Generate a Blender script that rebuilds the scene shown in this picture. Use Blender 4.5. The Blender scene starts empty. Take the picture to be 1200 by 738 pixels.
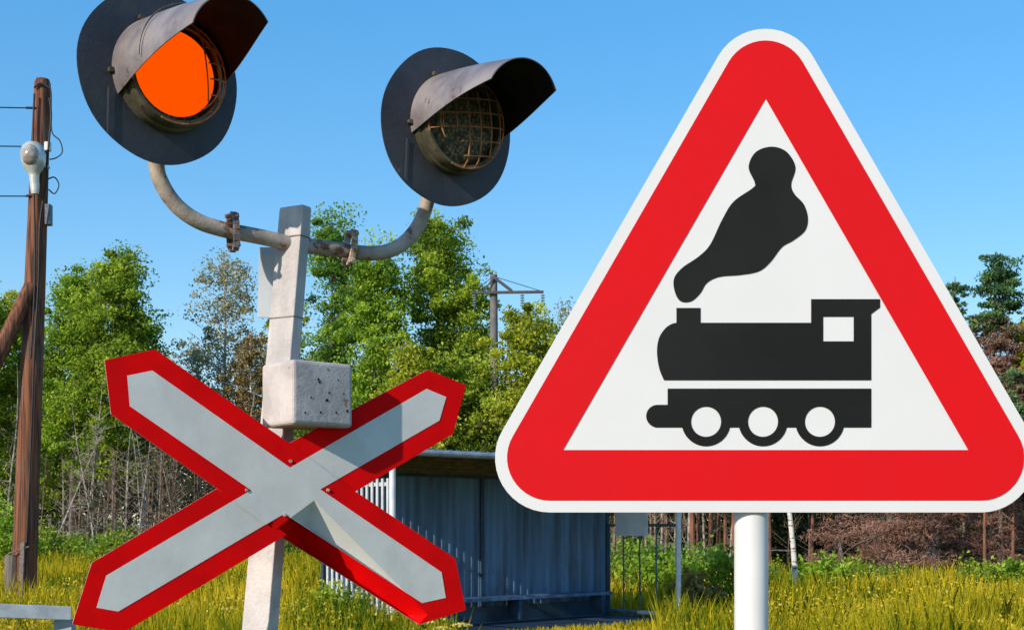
import bpy, bmesh, math, random
import numpy as np
from mathutils import Vector, Matrix, geometry
R = math.radians
random.seed(7); rng = np.random.default_rng(11)
scene = bpy.context.scene
COL = scene.collection
F = 1500.0; HZ = 615.0; CH = 1.6            # focal length (px of a 1200 px frame), horizon row, eye height

def P(px, py, Y):
    return Vector(((px-600)/F*Y, Y, CH+(HZ-py)/F*Y))
def on_plane(px, py, o, yaw, off=0.0):
    """point of a vertical plane through o whose face looks (sin yaw,-cos yaw)"""
    n = Vector((math.sin(yaw), -math.cos(yaw), 0)); o2 = o + n*off
    d = Vector(((px-600)/F, 1, (HZ-py)/F)); c = Vector((0, 0, CH))
    t = (o2-c).dot(n)/d.dot(n)
    return c + d*t

# ------------------------------------------------------------------ materials
def nt(name):
    m = bpy.data.materials.new(name); m.use_nodes = True
    t = m.node_tree; t.nodes.clear()
    out = t.nodes.new('ShaderNodeOutputMaterial'); return m, t, out
def L(t, a, b): t.links.new(a, b)
def ramp(t, stops, fac):
    r = t.nodes.new('ShaderNodeValToRGB'); e = r.color_ramp.elements
    while len(e) < len(stops): e.new(0.5)
    for i, (p, c) in enumerate(stops): e[i].position = p; e[i].color = (*c, 1)
    if fac is not None: L(t, fac, r.inputs[0])
    return r.outputs[0]
def noise(t, scale, detail=5, rough=.6, stretch=None, coord='Object', dist=0):
    tc = t.nodes.new('ShaderNodeTexCoord'); src = tc.outputs[coord]
    if stretch:
        mp = t.nodes.new('ShaderNodeMapping'); mp.inputs['Scale'].default_value = stretch
        L(t, src, mp.inputs[0]); src = mp.outputs[0]
    n = t.nodes.new('ShaderNodeTexNoise'); n.inputs['Scale'].default_value = scale
    n.inputs['Detail'].default_value = detail; n.inputs['Roughness'].default_value = rough
    n.inputs['Distortion'].default_value = dist
    L(t, src, n.inputs['Vector']); return n.outputs[0]
def mixc(t, fac, a, b, mode='MIX'):
    m = t.nodes.new('ShaderNodeMix'); m.data_type = 'RGBA'; m.blend_type = mode
    for s, v in ((0, fac), (6, a), (7, b)):
        if isinstance(v, (int, float)): m.inputs[s].default_value = v
        elif isinstance(v, tuple): m.inputs[s].default_value = (*v, 1)
        else: L(t, v, m.inputs[s])
    return m.outputs[2]
def surf(name, c1, c2=None, scale=8, lo=.4, hi=.6, rough=.6, metal=0, spec=.3, bump=0, bscale=60,
         stretch=None, rust=None, rust_amt=.6, rscale=14, grime=None):
    m, t, out = nt(name)
    b = t.nodes.new('ShaderNodeBsdfPrincipled'); L(t, b.outputs[0], out.inputs[0])
    c = None
    if c2: c = ramp(t, [(lo, c1), (hi, c2)], noise(t, scale, stretch=stretch))
    else: c = c1
    if grime:
        f = ramp(t, [(.52, (0,0,0)), (.72, (1,1,1))], noise(t, scale*.35+1.5, 8, .7, stretch=(1,1,.3)))
        c = mixc(t, f, c, grime)
    if rust:
        f = ramp(t, [(rust_amt, (0,0,0)), (rust_amt+.07, (1,1,1))], noise(t, rscale, 8, .7))
        rc = ramp(t, [(.3, tuple(x*.5 for x in rust)), (.7, rust)], noise(t, rscale*5))
        c = mixc(t, f, c, rc)
    if isinstance(c, tuple): b.inputs['Base Color'].default_value = (*c, 1)
    else: L(t, c, b.inputs['Base Color'])
    b.inputs['Roughness'].default_value = rough; b.inputs['Metallic'].default_value = metal
    b.inputs['Specular IOR Level'].default_value = spec
    if bump:
        bp = t.nodes.new('ShaderNodeBump'); bp.inputs['Strength'].default_value = bump
        bp.inputs['Distance'].default_value = .01
        L(t, noise(t, bscale, 6, .7, stretch=stretch), bp.inputs['Height']); L(t, bp.outputs[0], b.inputs['Normal'])
    return m
def leafmat(name, dark, mid, light, trans=.35):
    
    m, t, out = nt(name)
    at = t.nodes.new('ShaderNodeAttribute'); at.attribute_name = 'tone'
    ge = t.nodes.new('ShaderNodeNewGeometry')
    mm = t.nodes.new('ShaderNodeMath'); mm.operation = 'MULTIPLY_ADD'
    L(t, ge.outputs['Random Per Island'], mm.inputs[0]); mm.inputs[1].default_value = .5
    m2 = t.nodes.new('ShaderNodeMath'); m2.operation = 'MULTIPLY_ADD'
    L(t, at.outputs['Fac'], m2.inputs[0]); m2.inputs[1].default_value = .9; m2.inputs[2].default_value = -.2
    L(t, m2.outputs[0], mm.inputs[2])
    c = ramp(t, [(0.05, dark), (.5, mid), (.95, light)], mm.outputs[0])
    d = t.nodes.new('ShaderNodeBsdfDiffuse'); tr = t.nodes.new('ShaderNodeBsdfTranslucent')
    L(t, c, d.inputs[0]); L(t, c, tr.inputs[0])
    mx = t.nodes.new('ShaderNodeMixShader'); mx.inputs[0].default_value = trans
    L(t, d.outputs[0], mx.inputs[1]); L(t, tr.outputs[0], mx.inputs[2]); L(t, mx.outputs[0], out.inputs[0])
    return m

M = {}
M['sign_white'] = surf('sign_white', (.69,.675,.67), (.665,.65,.645), 3, rough=.45, spec=.3)
M['sign_red'] = surf('sign_red', (.64,.008,.012), (.61,.009,.013), 4, rough=.55, spec=.06)
M['sign_black'] = surf('sign_black', (.013,.013,.013), (.017,.017,.017), 4, rough=.6, spec=.06)
M['sign_back'] = surf('sign_back', (.35,.36,.37), (.42,.43,.44), 6, rough=.5, metal=.5)
M['post_white'] = surf('post_white', (.72,.69,.68), (.66,.64,.63), 5, rough=.4, spec=.4, grime=(.62,.62,.62))
M['x_white'] = surf('x_white', (.72,.70,.65), (.64,.62,.58), 7, rough=.55, spec=.25, grime=(.50,.53,.50), rust=(.38,.30,.22), rust_amt=.69, rscale=20, bump=.1, bscale=12)
M['x_red'] = surf('x_red', (.88,.003,.004), (.74,.003,.004), 9, rough=.55, spec=.05, grime=(.62,.004,.006), rust=(.45,.2,.12), rust_amt=.76, rscale=30)
M['x_edge'] = surf('x_edge', (.55,.5,.45), (.3,.2,.15), 40, rough=.6)
M['concrete_white'] = surf('concrete_white', (.68,.61,.58), (.50,.45,.44), 7, rough=.85, bump=.5, bscale=90, grime=(.36,.33,.32), rust=(.22,.2,.2), rust_amt=.70, rscale=45)
M['box_paint'] = surf('box_paint', (.60,.52,.49), (.45,.39,.37), 8, rough=.6, grime=(.45,.38,.30), rust=(.34,.19,.09), rust_amt=.62, rscale=18, bump=.3)
M['hole'] = surf('hole', (.012,.01,.01), (.05,.03,.02), 80, rough=.9)
M['pipe_paint'] = surf('pipe_paint', (.46,.38,.32), (.30,.24,.20), 12, rough=.6, rust=(.22,.09,.04), rust_amt=.52, rscale=16, bump=.3)
M['clamp_dark'] = surf('clamp_dark', (.10,.08,.08), (.28,.22,.20), 30, rough=.7, rust=(.2,.07,.03), rust_amt=.55, rscale=30, bump=.4)
M['clamp_light'] = surf('clamp_light', (.50,.38,.30), (.40,.28,.20), 30, rough=.7, rust=(.25,.1,.04), rust_amt=.5, rscale=30, bump=.4)
M['disc_black'] = surf('disc_black', (.034,.037,.050), (.055,.056,.068), 6, rough=.5, spec=.35, grime=(.07,.07,.085), rust=(.26,.23,.22), rust_amt=.70, rscale=10, bump=.15)
M['visor'] = surf('visor', (.29,.25,.24), (.16,.135,.14), 7, rough=.42, metal=.1, spec=.5, grime=(.26,.17,.13), rust=(.16,.06,.03), rust_amt=.60, rscale=12, bump=.2)
M['visor_in'] = surf('visor_in', (.014,.012,.012), (.03,.02,.017), 12, rough=.8, spec=.1, rust=(.028,.012,.008), rust_amt=.60, rscale=12)
M['lens_rim'] = surf('lens_rim', (.08,.07,.045), (.15,.13,.09), 20, rough=.5, metal=.3, rust=(.14,.06,.03), rust_amt=.58, rscale=25)
M['rust_wire'] = surf('rust_wire', (.48,.20,.09), (.30,.12,.05), 50, rough=.8)
M['wood_pole'] = surf('wood_pole', (.26,.10,.05), (.06,.028,.02), 9, .42, .6, rough=.9, stretch=(4,4,.12), bump=.8, bscale=20, grime=(.16,.10,.075))
M['wood_grey'] = surf('wood_grey', (.20,.17,.14), (.10,.08,.07), 12, rough=.9, stretch=(3,3,.3), bump=.5)
M['rail_paint'] = surf('rail_paint', (.38,.42,.46), (.28,.31,.34), 8, rough=.7, rust=(.25,.17,.12), rust_amt=.66, rscale=20)
M['cable'] = surf('cable', (.015,.015,.018), (.03,.03,.035), 30, rough=.6)
M['lamp_metal'] = surf('lamp_metal', (.62,.62,.60), (.5,.5,.48), 10, rough=.35, metal=.4)
M['ceramic'] = surf('ceramic', (.75,.74,.7), (.65,.64,.6), 20, rough=.25)
M['grey_box'] = surf('grey_box', (.13,.15,.2), (.09,.10,.14), 20, rough=.5)
M['wall_blue'] = surf('wall_blue', (.12,.23,.38), (.060,.105,.17), 2.2, .38, .62, rough=.6, spec=.3, stretch=(1.6,1.6,.12), grime=(.07,.09,.10), bump=.2, bscale=15, rust=(.13,.10,.08), rust_amt=.68, rscale=5)
M['blue_dark'] = surf('blue_dark', (.035,.075,.125), (.025,.045,.07), 3, rough=.7)
M['slat_white'] = surf('slat_white', (.5,.52,.55), (.42,.44,.47), 6, rough=.6)
M['pole_pale'] = surf('pole_pale', (.66,.68,.72), (.54,.57,.62), 6, rough=.5, rust=(.3,.2,.15), rust_amt=.68)
M['roof_metal'] = surf('roof_metal', (.40,.43,.46), (.30,.32,.35), 5, rough=.5, metal=.4)
M['roof_wood'] = surf('roof_wood', (.12,.09,.06), (.2,.15,.10), 5, rough=.8, stretch=(1,1,1))
M['bar_green'] = surf('bar_green', (.04,.11,.11), (.06,.15,.16), 6, rough=.6)
M['panel_blue'] = surf('panel_blue', (.75,.84,.95), (.62,.74,.90), 4, rough=.6)
M['pylon'] = surf('pylon', (.19,.175,.175), (.13,.12,.12), 3, rough=.8, bump=.2)
M['pylon_steel'] = surf('pylon_steel', (.05,.05,.06), (.08,.08,.09), 8, rough=.6)
M['glass_ins'] = surf('glass_ins', (.14,.2,.2), (.2,.26,.26), 8, rough=.2)
M['birch_bark'] = surf('birch_bark', (.62,.58,.52), (.13,.11,.10), 9, .52, .62, rough=.85, stretch=(.8,.8,2.2))
M['grey_bark'] = surf('grey_bark', (.20,.165,.14), (.10,.08,.07), 6, rough=.9, stretch=(2,2,.4), bump=.4)
M['pale_bark'] = surf('pale_bark', (.34,.28,.22), (.18,.14,.11), 5, rough=.9, stretch=(2,2,.5))
M['pine_bark'] = surf('pine_bark', (.27,.11,.06), (.13,.065,.045), 5, rough=.9, stretch=(2,2,.5), bump=.5)
M['dead_twig'] = leafmat('dead_twig', (0.123,0.065,0.046), (0.278,0.150,0.110), (0.432,0.252,0.186), .1)
M['leaf_green'] = leafmat('leaf_green', (0.066,0.128,0.019), (0.283,0.404,0.039), (0.618,0.703,0.087), 0.5)
M['leaf_bright'] = leafmat('leaf_bright', (0.067,0.148,0.018), (0.298,0.457,0.040), (0.584,0.744,0.101), 0.5)
M['leaf_dark'] = leafmat('leaf_dark', (0.048,0.112,0.026), (0.188,0.346,0.056), (0.469,0.637,0.094), 0.5)
M['leaf_yellow'] = leafmat('leaf_yellow', (0.125,0.157,0.017), (0.431,0.486,0.043), (0.723,0.729,0.103), 0.5)
M['leaf_pale'] = leafmat('leaf_pale', (0.184,0.172,0.081), (0.380,0.368,0.196), (0.575,0.529,0.345), 0.4)
M['leaf_autumn'] = leafmat('leaf_autumn', (.13,.09,.03), (.30,.21,.07), (.46,.34,.13))
M['needle_green'] = leafmat('needle_green', (0.037,0.091,0.044), (0.112,0.224,0.082), (0.265,0.388,0.122), 0.4)
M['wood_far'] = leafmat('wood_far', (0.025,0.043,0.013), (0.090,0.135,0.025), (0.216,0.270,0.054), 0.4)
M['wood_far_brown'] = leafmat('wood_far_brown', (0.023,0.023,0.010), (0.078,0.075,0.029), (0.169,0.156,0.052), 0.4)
M['grass'] = leafmat('grass', (0.095,0.179,0.011), (0.601,0.468,0.019), (0.900,0.688,0.062), 0.5)
M['weed_leaf'] = leafmat('weed_leaf', (0.083,0.144,0.014), (0.397,0.389,0.026), (0.828,0.605,0.058), 0.5)
M['flower_yellow'] = leafmat('flower_yellow', (.60,.38,.02), (.75,.50,.03), (.80,.62,.20), .3)
M['umbel'] = leafmat('umbel', (.55,.42,.05), (.75,.62,.12), (.8,.7,.3), .2)
m, t, out = nt('lit_lens')
em = t.nodes.new('ShaderNodeEmission'); em.inputs[1].default_value = 1.0
em.inputs[0].default_value = (1.0, .088, 0.0, 1)
L(t, em.outputs[0], out.inputs[0]); M['lit_lens'] = m
M['lamp_glass'] = surf('lamp_glass', (.42,.38,.33), (.24,.20,.17), 9, rough=.12, spec=.6)
# unlit lens: dark grained glass
m, t, out = nt('dark_lens'); b = t.nodes.new('ShaderNodeBsdfPrincipled'); L(t, b.outputs[0], out.inputs[0])
v = t.nodes.new('ShaderNodeTexVoronoi'); v.inputs['Scale'].default_value = 110
tc = t.nodes.new('ShaderNodeTexCoord'); L(t, tc.outputs['Object'], v.inputs['Vector'])
L(t, ramp(t, [(.0, (.34,.28,.17)), (.4, (.13,.105,.06)), (.75, (.04,.034,.02))], v.outputs[0]), b.inputs['Base Color'])
b.inputs['Roughness'].default_value = .65; M['dark_lens'] = m
# ground
m, t, out = nt('meadow_soil'); b = t.nodes.new('ShaderNodeBsdfPrincipled'); L(t, b.outputs[0], out.inputs[0])
L(t, ramp(t, [(.35, (.045,.065,.012)), (.55, (.09,.10,.015)), (.7, (.13,.115,.02))], noise(t, .6, 8, .7)), b.inputs['Base Color'])
b.inputs['Roughness'].default_value = 1; b.inputs['Specular IOR Level'].default_value = .05; M['ground'] = m
M['stem_white'] = surf('stem_white', (.42,.37,.31), (.15,.12,.10), 7, rough=.9)
M['stem_tan'] = surf('stem_tan', (.24,.17,.12), (.11,.08,.06), 5, rough=.9)

# ------------------------------------------------------------------ builders
class MB:
    def __init__(s): s.v = []; s.f = []; s.m = []; s.mi = 0
    def add(s, vs, fs):
        k = len(s.v); s.v += [Vector(a) for a in vs]
        for f in fs: s.f.append([k+i for i in f]); s.m.append(s.mi)
    def box(s, c, size, mat=None):
        c = Vector(c); x, y, z = [q/2 for q in size]
        vs = [Vector((a*x, b*y, d*z)) for a in (-1,1) for b in (-1,1) for d in (-1,1)]
        if mat: vs = [mat @ q for q in vs]
        s.add([c+q for q in vs], [(0,1,3,2),(4,6,7,5),(0,4,5,1),(2,3,7,6),(0,2,6,4),(1,5,7,3)])
    def bar(s, a, b, w, h, up=(0,0,1)):
        a = Vector(a); b = Vector(b); d = (b-a); ln = d.length; d.normalize(); up = Vector(up)
        sd = d.cross(up)
        if sd.length < 1e-4: sd = d.cross(Vector((0,1,0)))
        sd.normalize(); u = sd.cross(d)
        m = Matrix((d, sd, u)).transposed()
        s.box((a+b)/2, (ln, w, h), m)
    def tube(s, pts, rad, n=10, cap=True):
        pts = [Vector(p) for p in pts]
        if not isinstance(rad, (list, tuple)): rad = [rad]*len(pts)
        rings = []; prev = None
        for i, p in enumerate(pts):
            d = (pts[min(i+1, len(pts)-1)] - pts[max(i-1, 0)]).normalized()
            if prev is None:
                a = d.orthogonal().normalized()
            else:
                a = (prev - d*prev.dot(d)).normalized()
            prev = a; b = d.cross(a)
            rings.append([p + (a*math.cos(2*math.pi*k/n) + b*math.sin(2*math.pi*k/n))*rad[i] for k in range(n)])
        fs = []
        for i in range(len(rings)-1):
            for k in range(n):
                fs.append((i*n+k, i*n+(k+1)%n, (i+1)*n+(k+1)%n, (i+1)*n+k))
        if cap: fs.append(tuple(range(n-1, -1, -1))); fs.append(tuple((len(rings)-1)*n+k for k in range(n)))
        s.add([q for r in rings for q in r], fs)
    def prism(s, loop, thick):     # loop of 3d points, thick = vector
        n = len(loop); th = Vector(thick); loop = [Vector(q) for q in loop]
        tris = geometry.tessellate_polygon([loop])
        s.add(loop + [q+th for q in loop], list(tris) + [tuple(n+i for i in reversed(t_)) for t_ in tris] +
              [(i, (i+1) % n, n+(i+1) % n, n+i) for i in range(n)])
    def build(s, name, mats, parent=None, bevel=0, smooth=False, base=None):
        o = mesh_obj(name, s.v, s.f, mats, parent, base, s.m)
        if smooth:
            for p in o.data.polygons: p.use_smooth = True
            md = o.modifiers.new('es', 'EDGE_SPLIT'); md.split_angle = R(40)
        if bevel:
            md = o.modifiers.new('bv', 'BEVEL'); md.width = bevel; md.segments = 3; md.limit_method = 'ANGLE'
        return o
def rootloc(o):
    l = Vector((0,0,0))
    while o: l += o.location; o = o.parent
    return l
def mesh_obj(name, v, f, mats, parent=None, base=None, mi=None):
    if parent is not None: off = rootloc(parent)
    else: off = Vector(base) if base is not None else Vector((0,0,0))
    me = bpy.data.meshes.new(name)
    me.from_pydata([tuple(Vector(q)-off) for q in v], [], f)
    if not isinstance(mats, (list, tuple)): mats = [mats]
    for m_ in mats: me.materials.append(M[m_])
    if mi is not None and len(mats) > 1:
        me.polygons.foreach_set('material_index', mi)
    bm = bmesh.new(); bm.from_mesh(me); bmesh.ops.recalc_face_normals(bm, faces=bm.faces); bm.to_mesh(me); bm.free()
    me.update()
    o = bpy.data.objects.new(name, me); COL.objects.link(o)
    if parent is not None: o.parent = parent
    elif base is not None: o.location = base
    return o
def thing(name, label, cat, loc, group=None):
    o = bpy.data.objects.new(name, None); COL.objects.link(o); o.empty_display_size = .2
    o.location = loc; o['label'] = label; o['category'] = cat
    if group: o['group'] = group
    return o
def tag(o, label, cat, group=None, kind=None):
    o['label'] = label; o['category'] = cat
    if group: o['group'] = group
    if kind: o['kind'] = kind
    return o
def quads_obj(name, V, tone, mat, parent=None, nper=4):
    """V: (N,nper,3) array of separate leaf faces in local coordinates; tone: (N,)"""
    n = len(V); me = bpy.data.meshes.new(name)
    me.vertices.add(n*nper); me.loops.add(n*nper); me.polygons.add(n)
    me.vertices.foreach_set('co', V.reshape(-1).astype(np.float32))
    me.loops.foreach_set('vertex_index', np.arange(n*nper, dtype=np.int32))
    me.polygons.foreach_set('loop_start', np.arange(0, n*nper, nper, dtype=np.int32))
    me.update(calc_edges=True)
    a = me.attributes.new('tone', 'FLOAT', 'POINT'); a.data.foreach_set('value', np.repeat(tone, nper).astype(np.float32))
    me.materials.append(M[mat])
    o = bpy.data.objects.new(name, me); COL.objects.link(o)
    if parent: o.parent = parent
    return o
def leaves(C, size, flat=.0, aspect=.55, r=rng):
    n = len(C)
    a = r.normal(size=(n,3)); a[:,2] *= (1-flat); a /= np.linalg.norm(a, axis=1)[:,None]
    b = r.normal(size=(n,3)); b -= a*(a*b).sum(1)[:,None]; b /= np.linalg.norm(b, axis=1)[:,None]
    s = (size*(.6+.8*r.random(n)))[:,None]
    return np.stack([C-a*s, C-b*s*aspect, C+a*s, C+b*s*aspect], 1)

# ------------------------------------------------------------------ camera, world, sun
cam = bpy.data.cameras.new('camera'); co = bpy.data.objects.new('camera', cam); COL.objects.link(co)
co.location = (0, 0, CH); co.rotation_euler = (R(90), 0, 0)
cam.sensor_width = 36; cam.lens = 36*F/1200; cam.shift_y = (HZ-369)/1200; cam.clip_end = 2000; cam.clip_start = .05
scene.camera = co
SUN = Vector((-.62, -.67, .42)).normalized()
w = bpy.data.worlds.new('World'); scene.world = w; w.use_nodes = True
t = w.node_tree; bg = t.nodes['Background']
sky = t.nodes.new('ShaderNodeTexSky'); sky.sky_type = 'NISHITA'; sky.sun_disc = False
sky.sun_elevation = math.asin(SUN.z); sky.sun_rotation = math.atan2(SUN.x, SUN.y)
sky.air_density = 1.0; sky.dust_density = .25; sky.ozone_density = 3.0
hs = t.nodes.new('ShaderNodeHueSaturation'); hs.inputs['Saturation'].default_value = 1.98; hs.inputs['Hue'].default_value = .504; hs.inputs['Value'].default_value = 2.85
gm = t.nodes.new('ShaderNodeGamma'); gm.inputs[1].default_value = .5; L(t, sky.outputs[0], gm.inputs[0]); L(t, gm.outputs[0], hs.inputs['Color']); L(t, hs.outputs[0], bg.inputs[0]); bg.inputs[1].default_value = .15
sl = bpy.data.lights.new('sun', 'SUN'); sl.energy = 4.9; sl.angle = R(.5); sl.color = (1, .91, .78)
so = bpy.data.objects.new('sun', sl); COL.objects.link(so); so.rotation_euler = SUN.to_track_quat('Z', 'Y').to_euler()
so.location = SUN*50
scene.view_settings.view_transform = 'Standard'; scene.view_settings.look = 'None'; scene.view_settings.exposure = 0

# ------------------------------------------------------------------ ground
g = MB(); g.add([(-600,-100,0),(600,-100,0),(600,900,0),(-600,900,0)], [(0,1,2,3)])
o = g.build('ground', 'ground'); tag(o, 'rough sunlit meadow ground running back to the woods', 'ground', kind='structure')
del o['category']

# ------------------------------------------------------------------ triangular warning sign
YT = 2.17
def T(px, py, d=0): 
    p = P(px, py, YT); p.y -= d; return p
def rtri(inr, r, cx=897, cy=390, n=14):
    pts = []
    for k, ang in enumerate((90, 210, 330)):
        d = (inr-r)*2; c = (cx+d*math.cos(R(ang)), cy-d*math.sin(R(ang)))
        if r <= 0: pts.append(c); continue
        for i in range(n+1):
            a = R(ang-60+120*i/n); pts.append((c[0]+r*math.cos(a), c[1]-r*math.sin(a)))
    return pts
def sheet_holes(outer, holes, d):
    loops = [[T(*q, d) for q in outer]] + [[T(*q, d) for q in h] for h in holes]
    tr = geometry.tessellate_polygon(loops); vs = [q for l in loops for q in l]
    return vs, [tuple(x) for x in tr]
def circ(cx, cy, r, n=40): return [(cx+r*math.cos(2*math.pi*i/n), cy+r*math.sin(2*math.pi*i/n)) for i in range(n)]
def smooth2(pts, k=8, closed=True):
    out = []; n = len(pts)
    for i in range(n if closed else n-1):
        p0, p1, p2, p3 = [pts[(i+j) % n] if closed else pts[min(max(i+j,0),n-1)] for j in (-1,0,1,2)]
        for s in range(k):
            u = s/k
            out.append(tuple(.5*((2*b)+(c-a)*u+(2*a-5*b+4*c-d)*u*u+(-a+3*b-3*c+d)*u**3) for a,b,c,d in zip(p0,p1,p2,p3)))
    return out
tp = P(885, 600, YT+.036); tp.z = 0
tri = thing('warning_sign', 'large red bordered triangular warning sign with black steam locomotive on white post', 'warning sign', tp)
m_ = MB(); m_.prism([T(*q, 0) for q in rtri(210, 64)], (0, .003, 0)); m_.build('sign_panel', 'sign_white', tri)
v_, f_ = sheet_holes(rtri(196, 50), [rtri(137, 0)], .0012); mesh_obj('red_border', v_, f_, 'sign_red', tri)
Z = lambda zx, zy: (740+zx/1.845, 150+zy/1.845)
smoke = [Z(*q) for q in [(302,41),(335,52),(354,85),(345,122),(352,143),(372,165),(381,195),(375,222),(350,243),(325,258),(300,290),(275,310),(235,318),(190,322),(163,335),(148,358),(128,375),(105,374),(93,352),(92,325),(110,302),(145,278),(170,252),(195,200),(220,160),(262,130),(266,118),(253,85),(268,53)]]
v_, f_ = sheet_holes(smooth2(smoke), [], .0012); mesh_obj('smoke_symbol', v_, f_, 'sign_black', tri)
body = [Z(*q) for q in [(97,389),(149,389),(149,421),(388,421),(388,370),(537,370),(537,388),(518,402),(518,545),(70,545)]] + smooth2([Z(*q) for q in [(70,545),(60,520),(55,485),(59,455),(72,434),(86,424),(97,421)]], 6, False)[1:] + [Z(97,421)]
win = [Z(*q) for q in [(414,408),(480,408),(480,461),(414,461)]]
v1, f1 = sheet_holes(body, [win], .0012)
R_W = 27
def arcp(cx, r, y0):
    # lower outline of a wheel hanging below y0
    dy = y0-634.5; a0 = math.asin(min(1, dy/r)); n = 20
    return [(cx+r*math.cos(math.pi-a0-(-1)*0 + 0) , 0)] if False else [(cx+r*math.cos(a0+(math.pi-2*a0)*i/n), 634.5+r*math.sin(a0+(math.pi-2*a0)*i/n)) for i in range(n+1)]
low = [(78,563),(518,563),(518,647)]
for cx in (407,284,161): low += arcp(cx, 53, 647)
low += [(52,647)] + [(56+24.5*math.cos(R(a)), 622.5+24.5*math.sin(R(a))) for a in range(90, 271, 15)][1:] + [(78,598)]
low = [Z(*q) for q in low]
v2, f2 = sheet_holes(low, [[Z(*q) for q in circ(cx, 634.5, 32.5)] for cx in (161,284,407)], .0012)
mesh_obj('locomotive_symbol', v1+v2, f1+[tuple(i+len(v1) for i in q) for q in f2], 'sign_black', tri)
m_ = MB(); c_ = T(885, 600); top = T(885, 250); yb = YT+.036
m_.tube([(c_.x, yb, 0), (c_.x, yb, top.z)], .0290, 40); m_.build('post', 'post_white', tri, smooth=True)
for yy in (330, 520):
    m_ = MB(); q = T(885, yy); m_.box((q.x, YT+.006, q.z), (.16, .006, .03)); m_.box((q.x-.036, YT+.033, q.z), (.004,.06,.03)); m_.box((q.x+.036, YT+.033, q.z), (.004,.06,.03)); m_.box((q.x, YT+.068, q.z), (.08,.005,.03))
    m_.build('bracket', 'sign_back', tri)

# ------------------------------------------------------------------ railway crossing signal
YP = 3.3
def post_c(py, Y=YP): return P(346.5 - (py-243)*42/495, py, Y)
sig_top = post_c(243)
d_ = (post_c(738)-sig_top); base = sig_top + d_*(sig_top.z/-d_.z)
sig = thing('crossing_signal', 'leaning pale concrete crossing post with two round railway signal lamps', 'railway signal', (base.x, base.y, 0))
pa = R(62); ex = Vector((math.cos(pa), math.sin(pa), 0)); ey = Vector((-math.sin(pa), math.cos(pa), 0))
m_ = MB(); hw0, hd0 = .019, .038
ctr = lambda z: base + (sig_top-base)*(z/sig_top.z)
loops = []
for z, k in ((0, 1.28), (sig_top.z-.010, 1.0), (sig_top.z, .96)):
    c = ctr(z); loops.append([c+ex*(sx*hw0*k)+ey*(sy*hd0*k)+Vector((0,0,0 if z < sig_top.z-.005 else 0)) for sx, sy in ((-1,-1),(1,-1),(1,1),(-1,1))])
vs = [q for l in loops for q in l]; fs = [(3,2,1,0),(8,9,10,11)]
for i in range(2):
    for k in range(4): fs.append((i*4+k, i*4+(k+1)%4, (i+1)*4+(k+1)%4, (i+1)*4+k))
m_.add(vs, fs); m_.build('post', 'concrete_white', sig, bevel=.003)
m_ = MB(); c = ctr(sig_top.z); 
pp = P(341,249,3.25)
# thin strap lines round the post
for py in (279, 373):
    m_ = MB(); c = post_c(py); k = 1.0+.28*(1-c.z/sig_top.z)
    m_.box(c, ((hw0*2*k+.003), (hd0*2*k+.003), .003), Matrix.Rotation(pa, 3, 'Z')); m_.build('strap', 'clamp_dark', sig)
# narrow backing board behind the post
m_ = MB(); a = P(315, 290, 3.37); b = P(313, 372, 3.37); m_.bar(a, b, .05, .006, (0,1,0)); m_.build('backing_board', 'slat_white', sig)
# junction box
by = R(40); C0 = P(343, 420, 3.1); C1 = P(343, 497, 3.1); hbx = C0.z-C1.z
dr = Vector((math.cos(by), math.sin(by), 0)); dl = Vector((-math.sin(by), math.cos(by), 0)); wbx, dbx = .173, .155
cen = (C0+C1)/2 + dr*wbx/2 + dl*dbx/2
m_ = MB(); m_.box(cen, (wbx, dbx, hbx), Matrix.Rotation(by, 3, 'Z'))
bx = m_.build('junction_box', 'box_paint', sig, bevel=.010)
for zx, zy in [(665,72),(643,104),(691,99),(622,143),(668,132),(705,134),(607,182),(646,181),(686,182),(714,178),(640,97),(662,150)]:
    px, py = 80+zx/2.183, 400+zy/2.183
    q = on_plane(px, py, C0, by, .0008); r_ = random.uniform(.0022, .0040)
    m_ = MB(); m_.add([q + dr*(r_*math.cos(a)*random.uniform(.7,1.2)) + Vector((0,0,r_*math.sin(a)*random.uniform(.8,1.2))) for a in np.linspace(0, 2*math.pi, 9)[:-1]], [tuple(range(8))])
    m_.build('bullet_hole', 'hole', bx)
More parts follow.
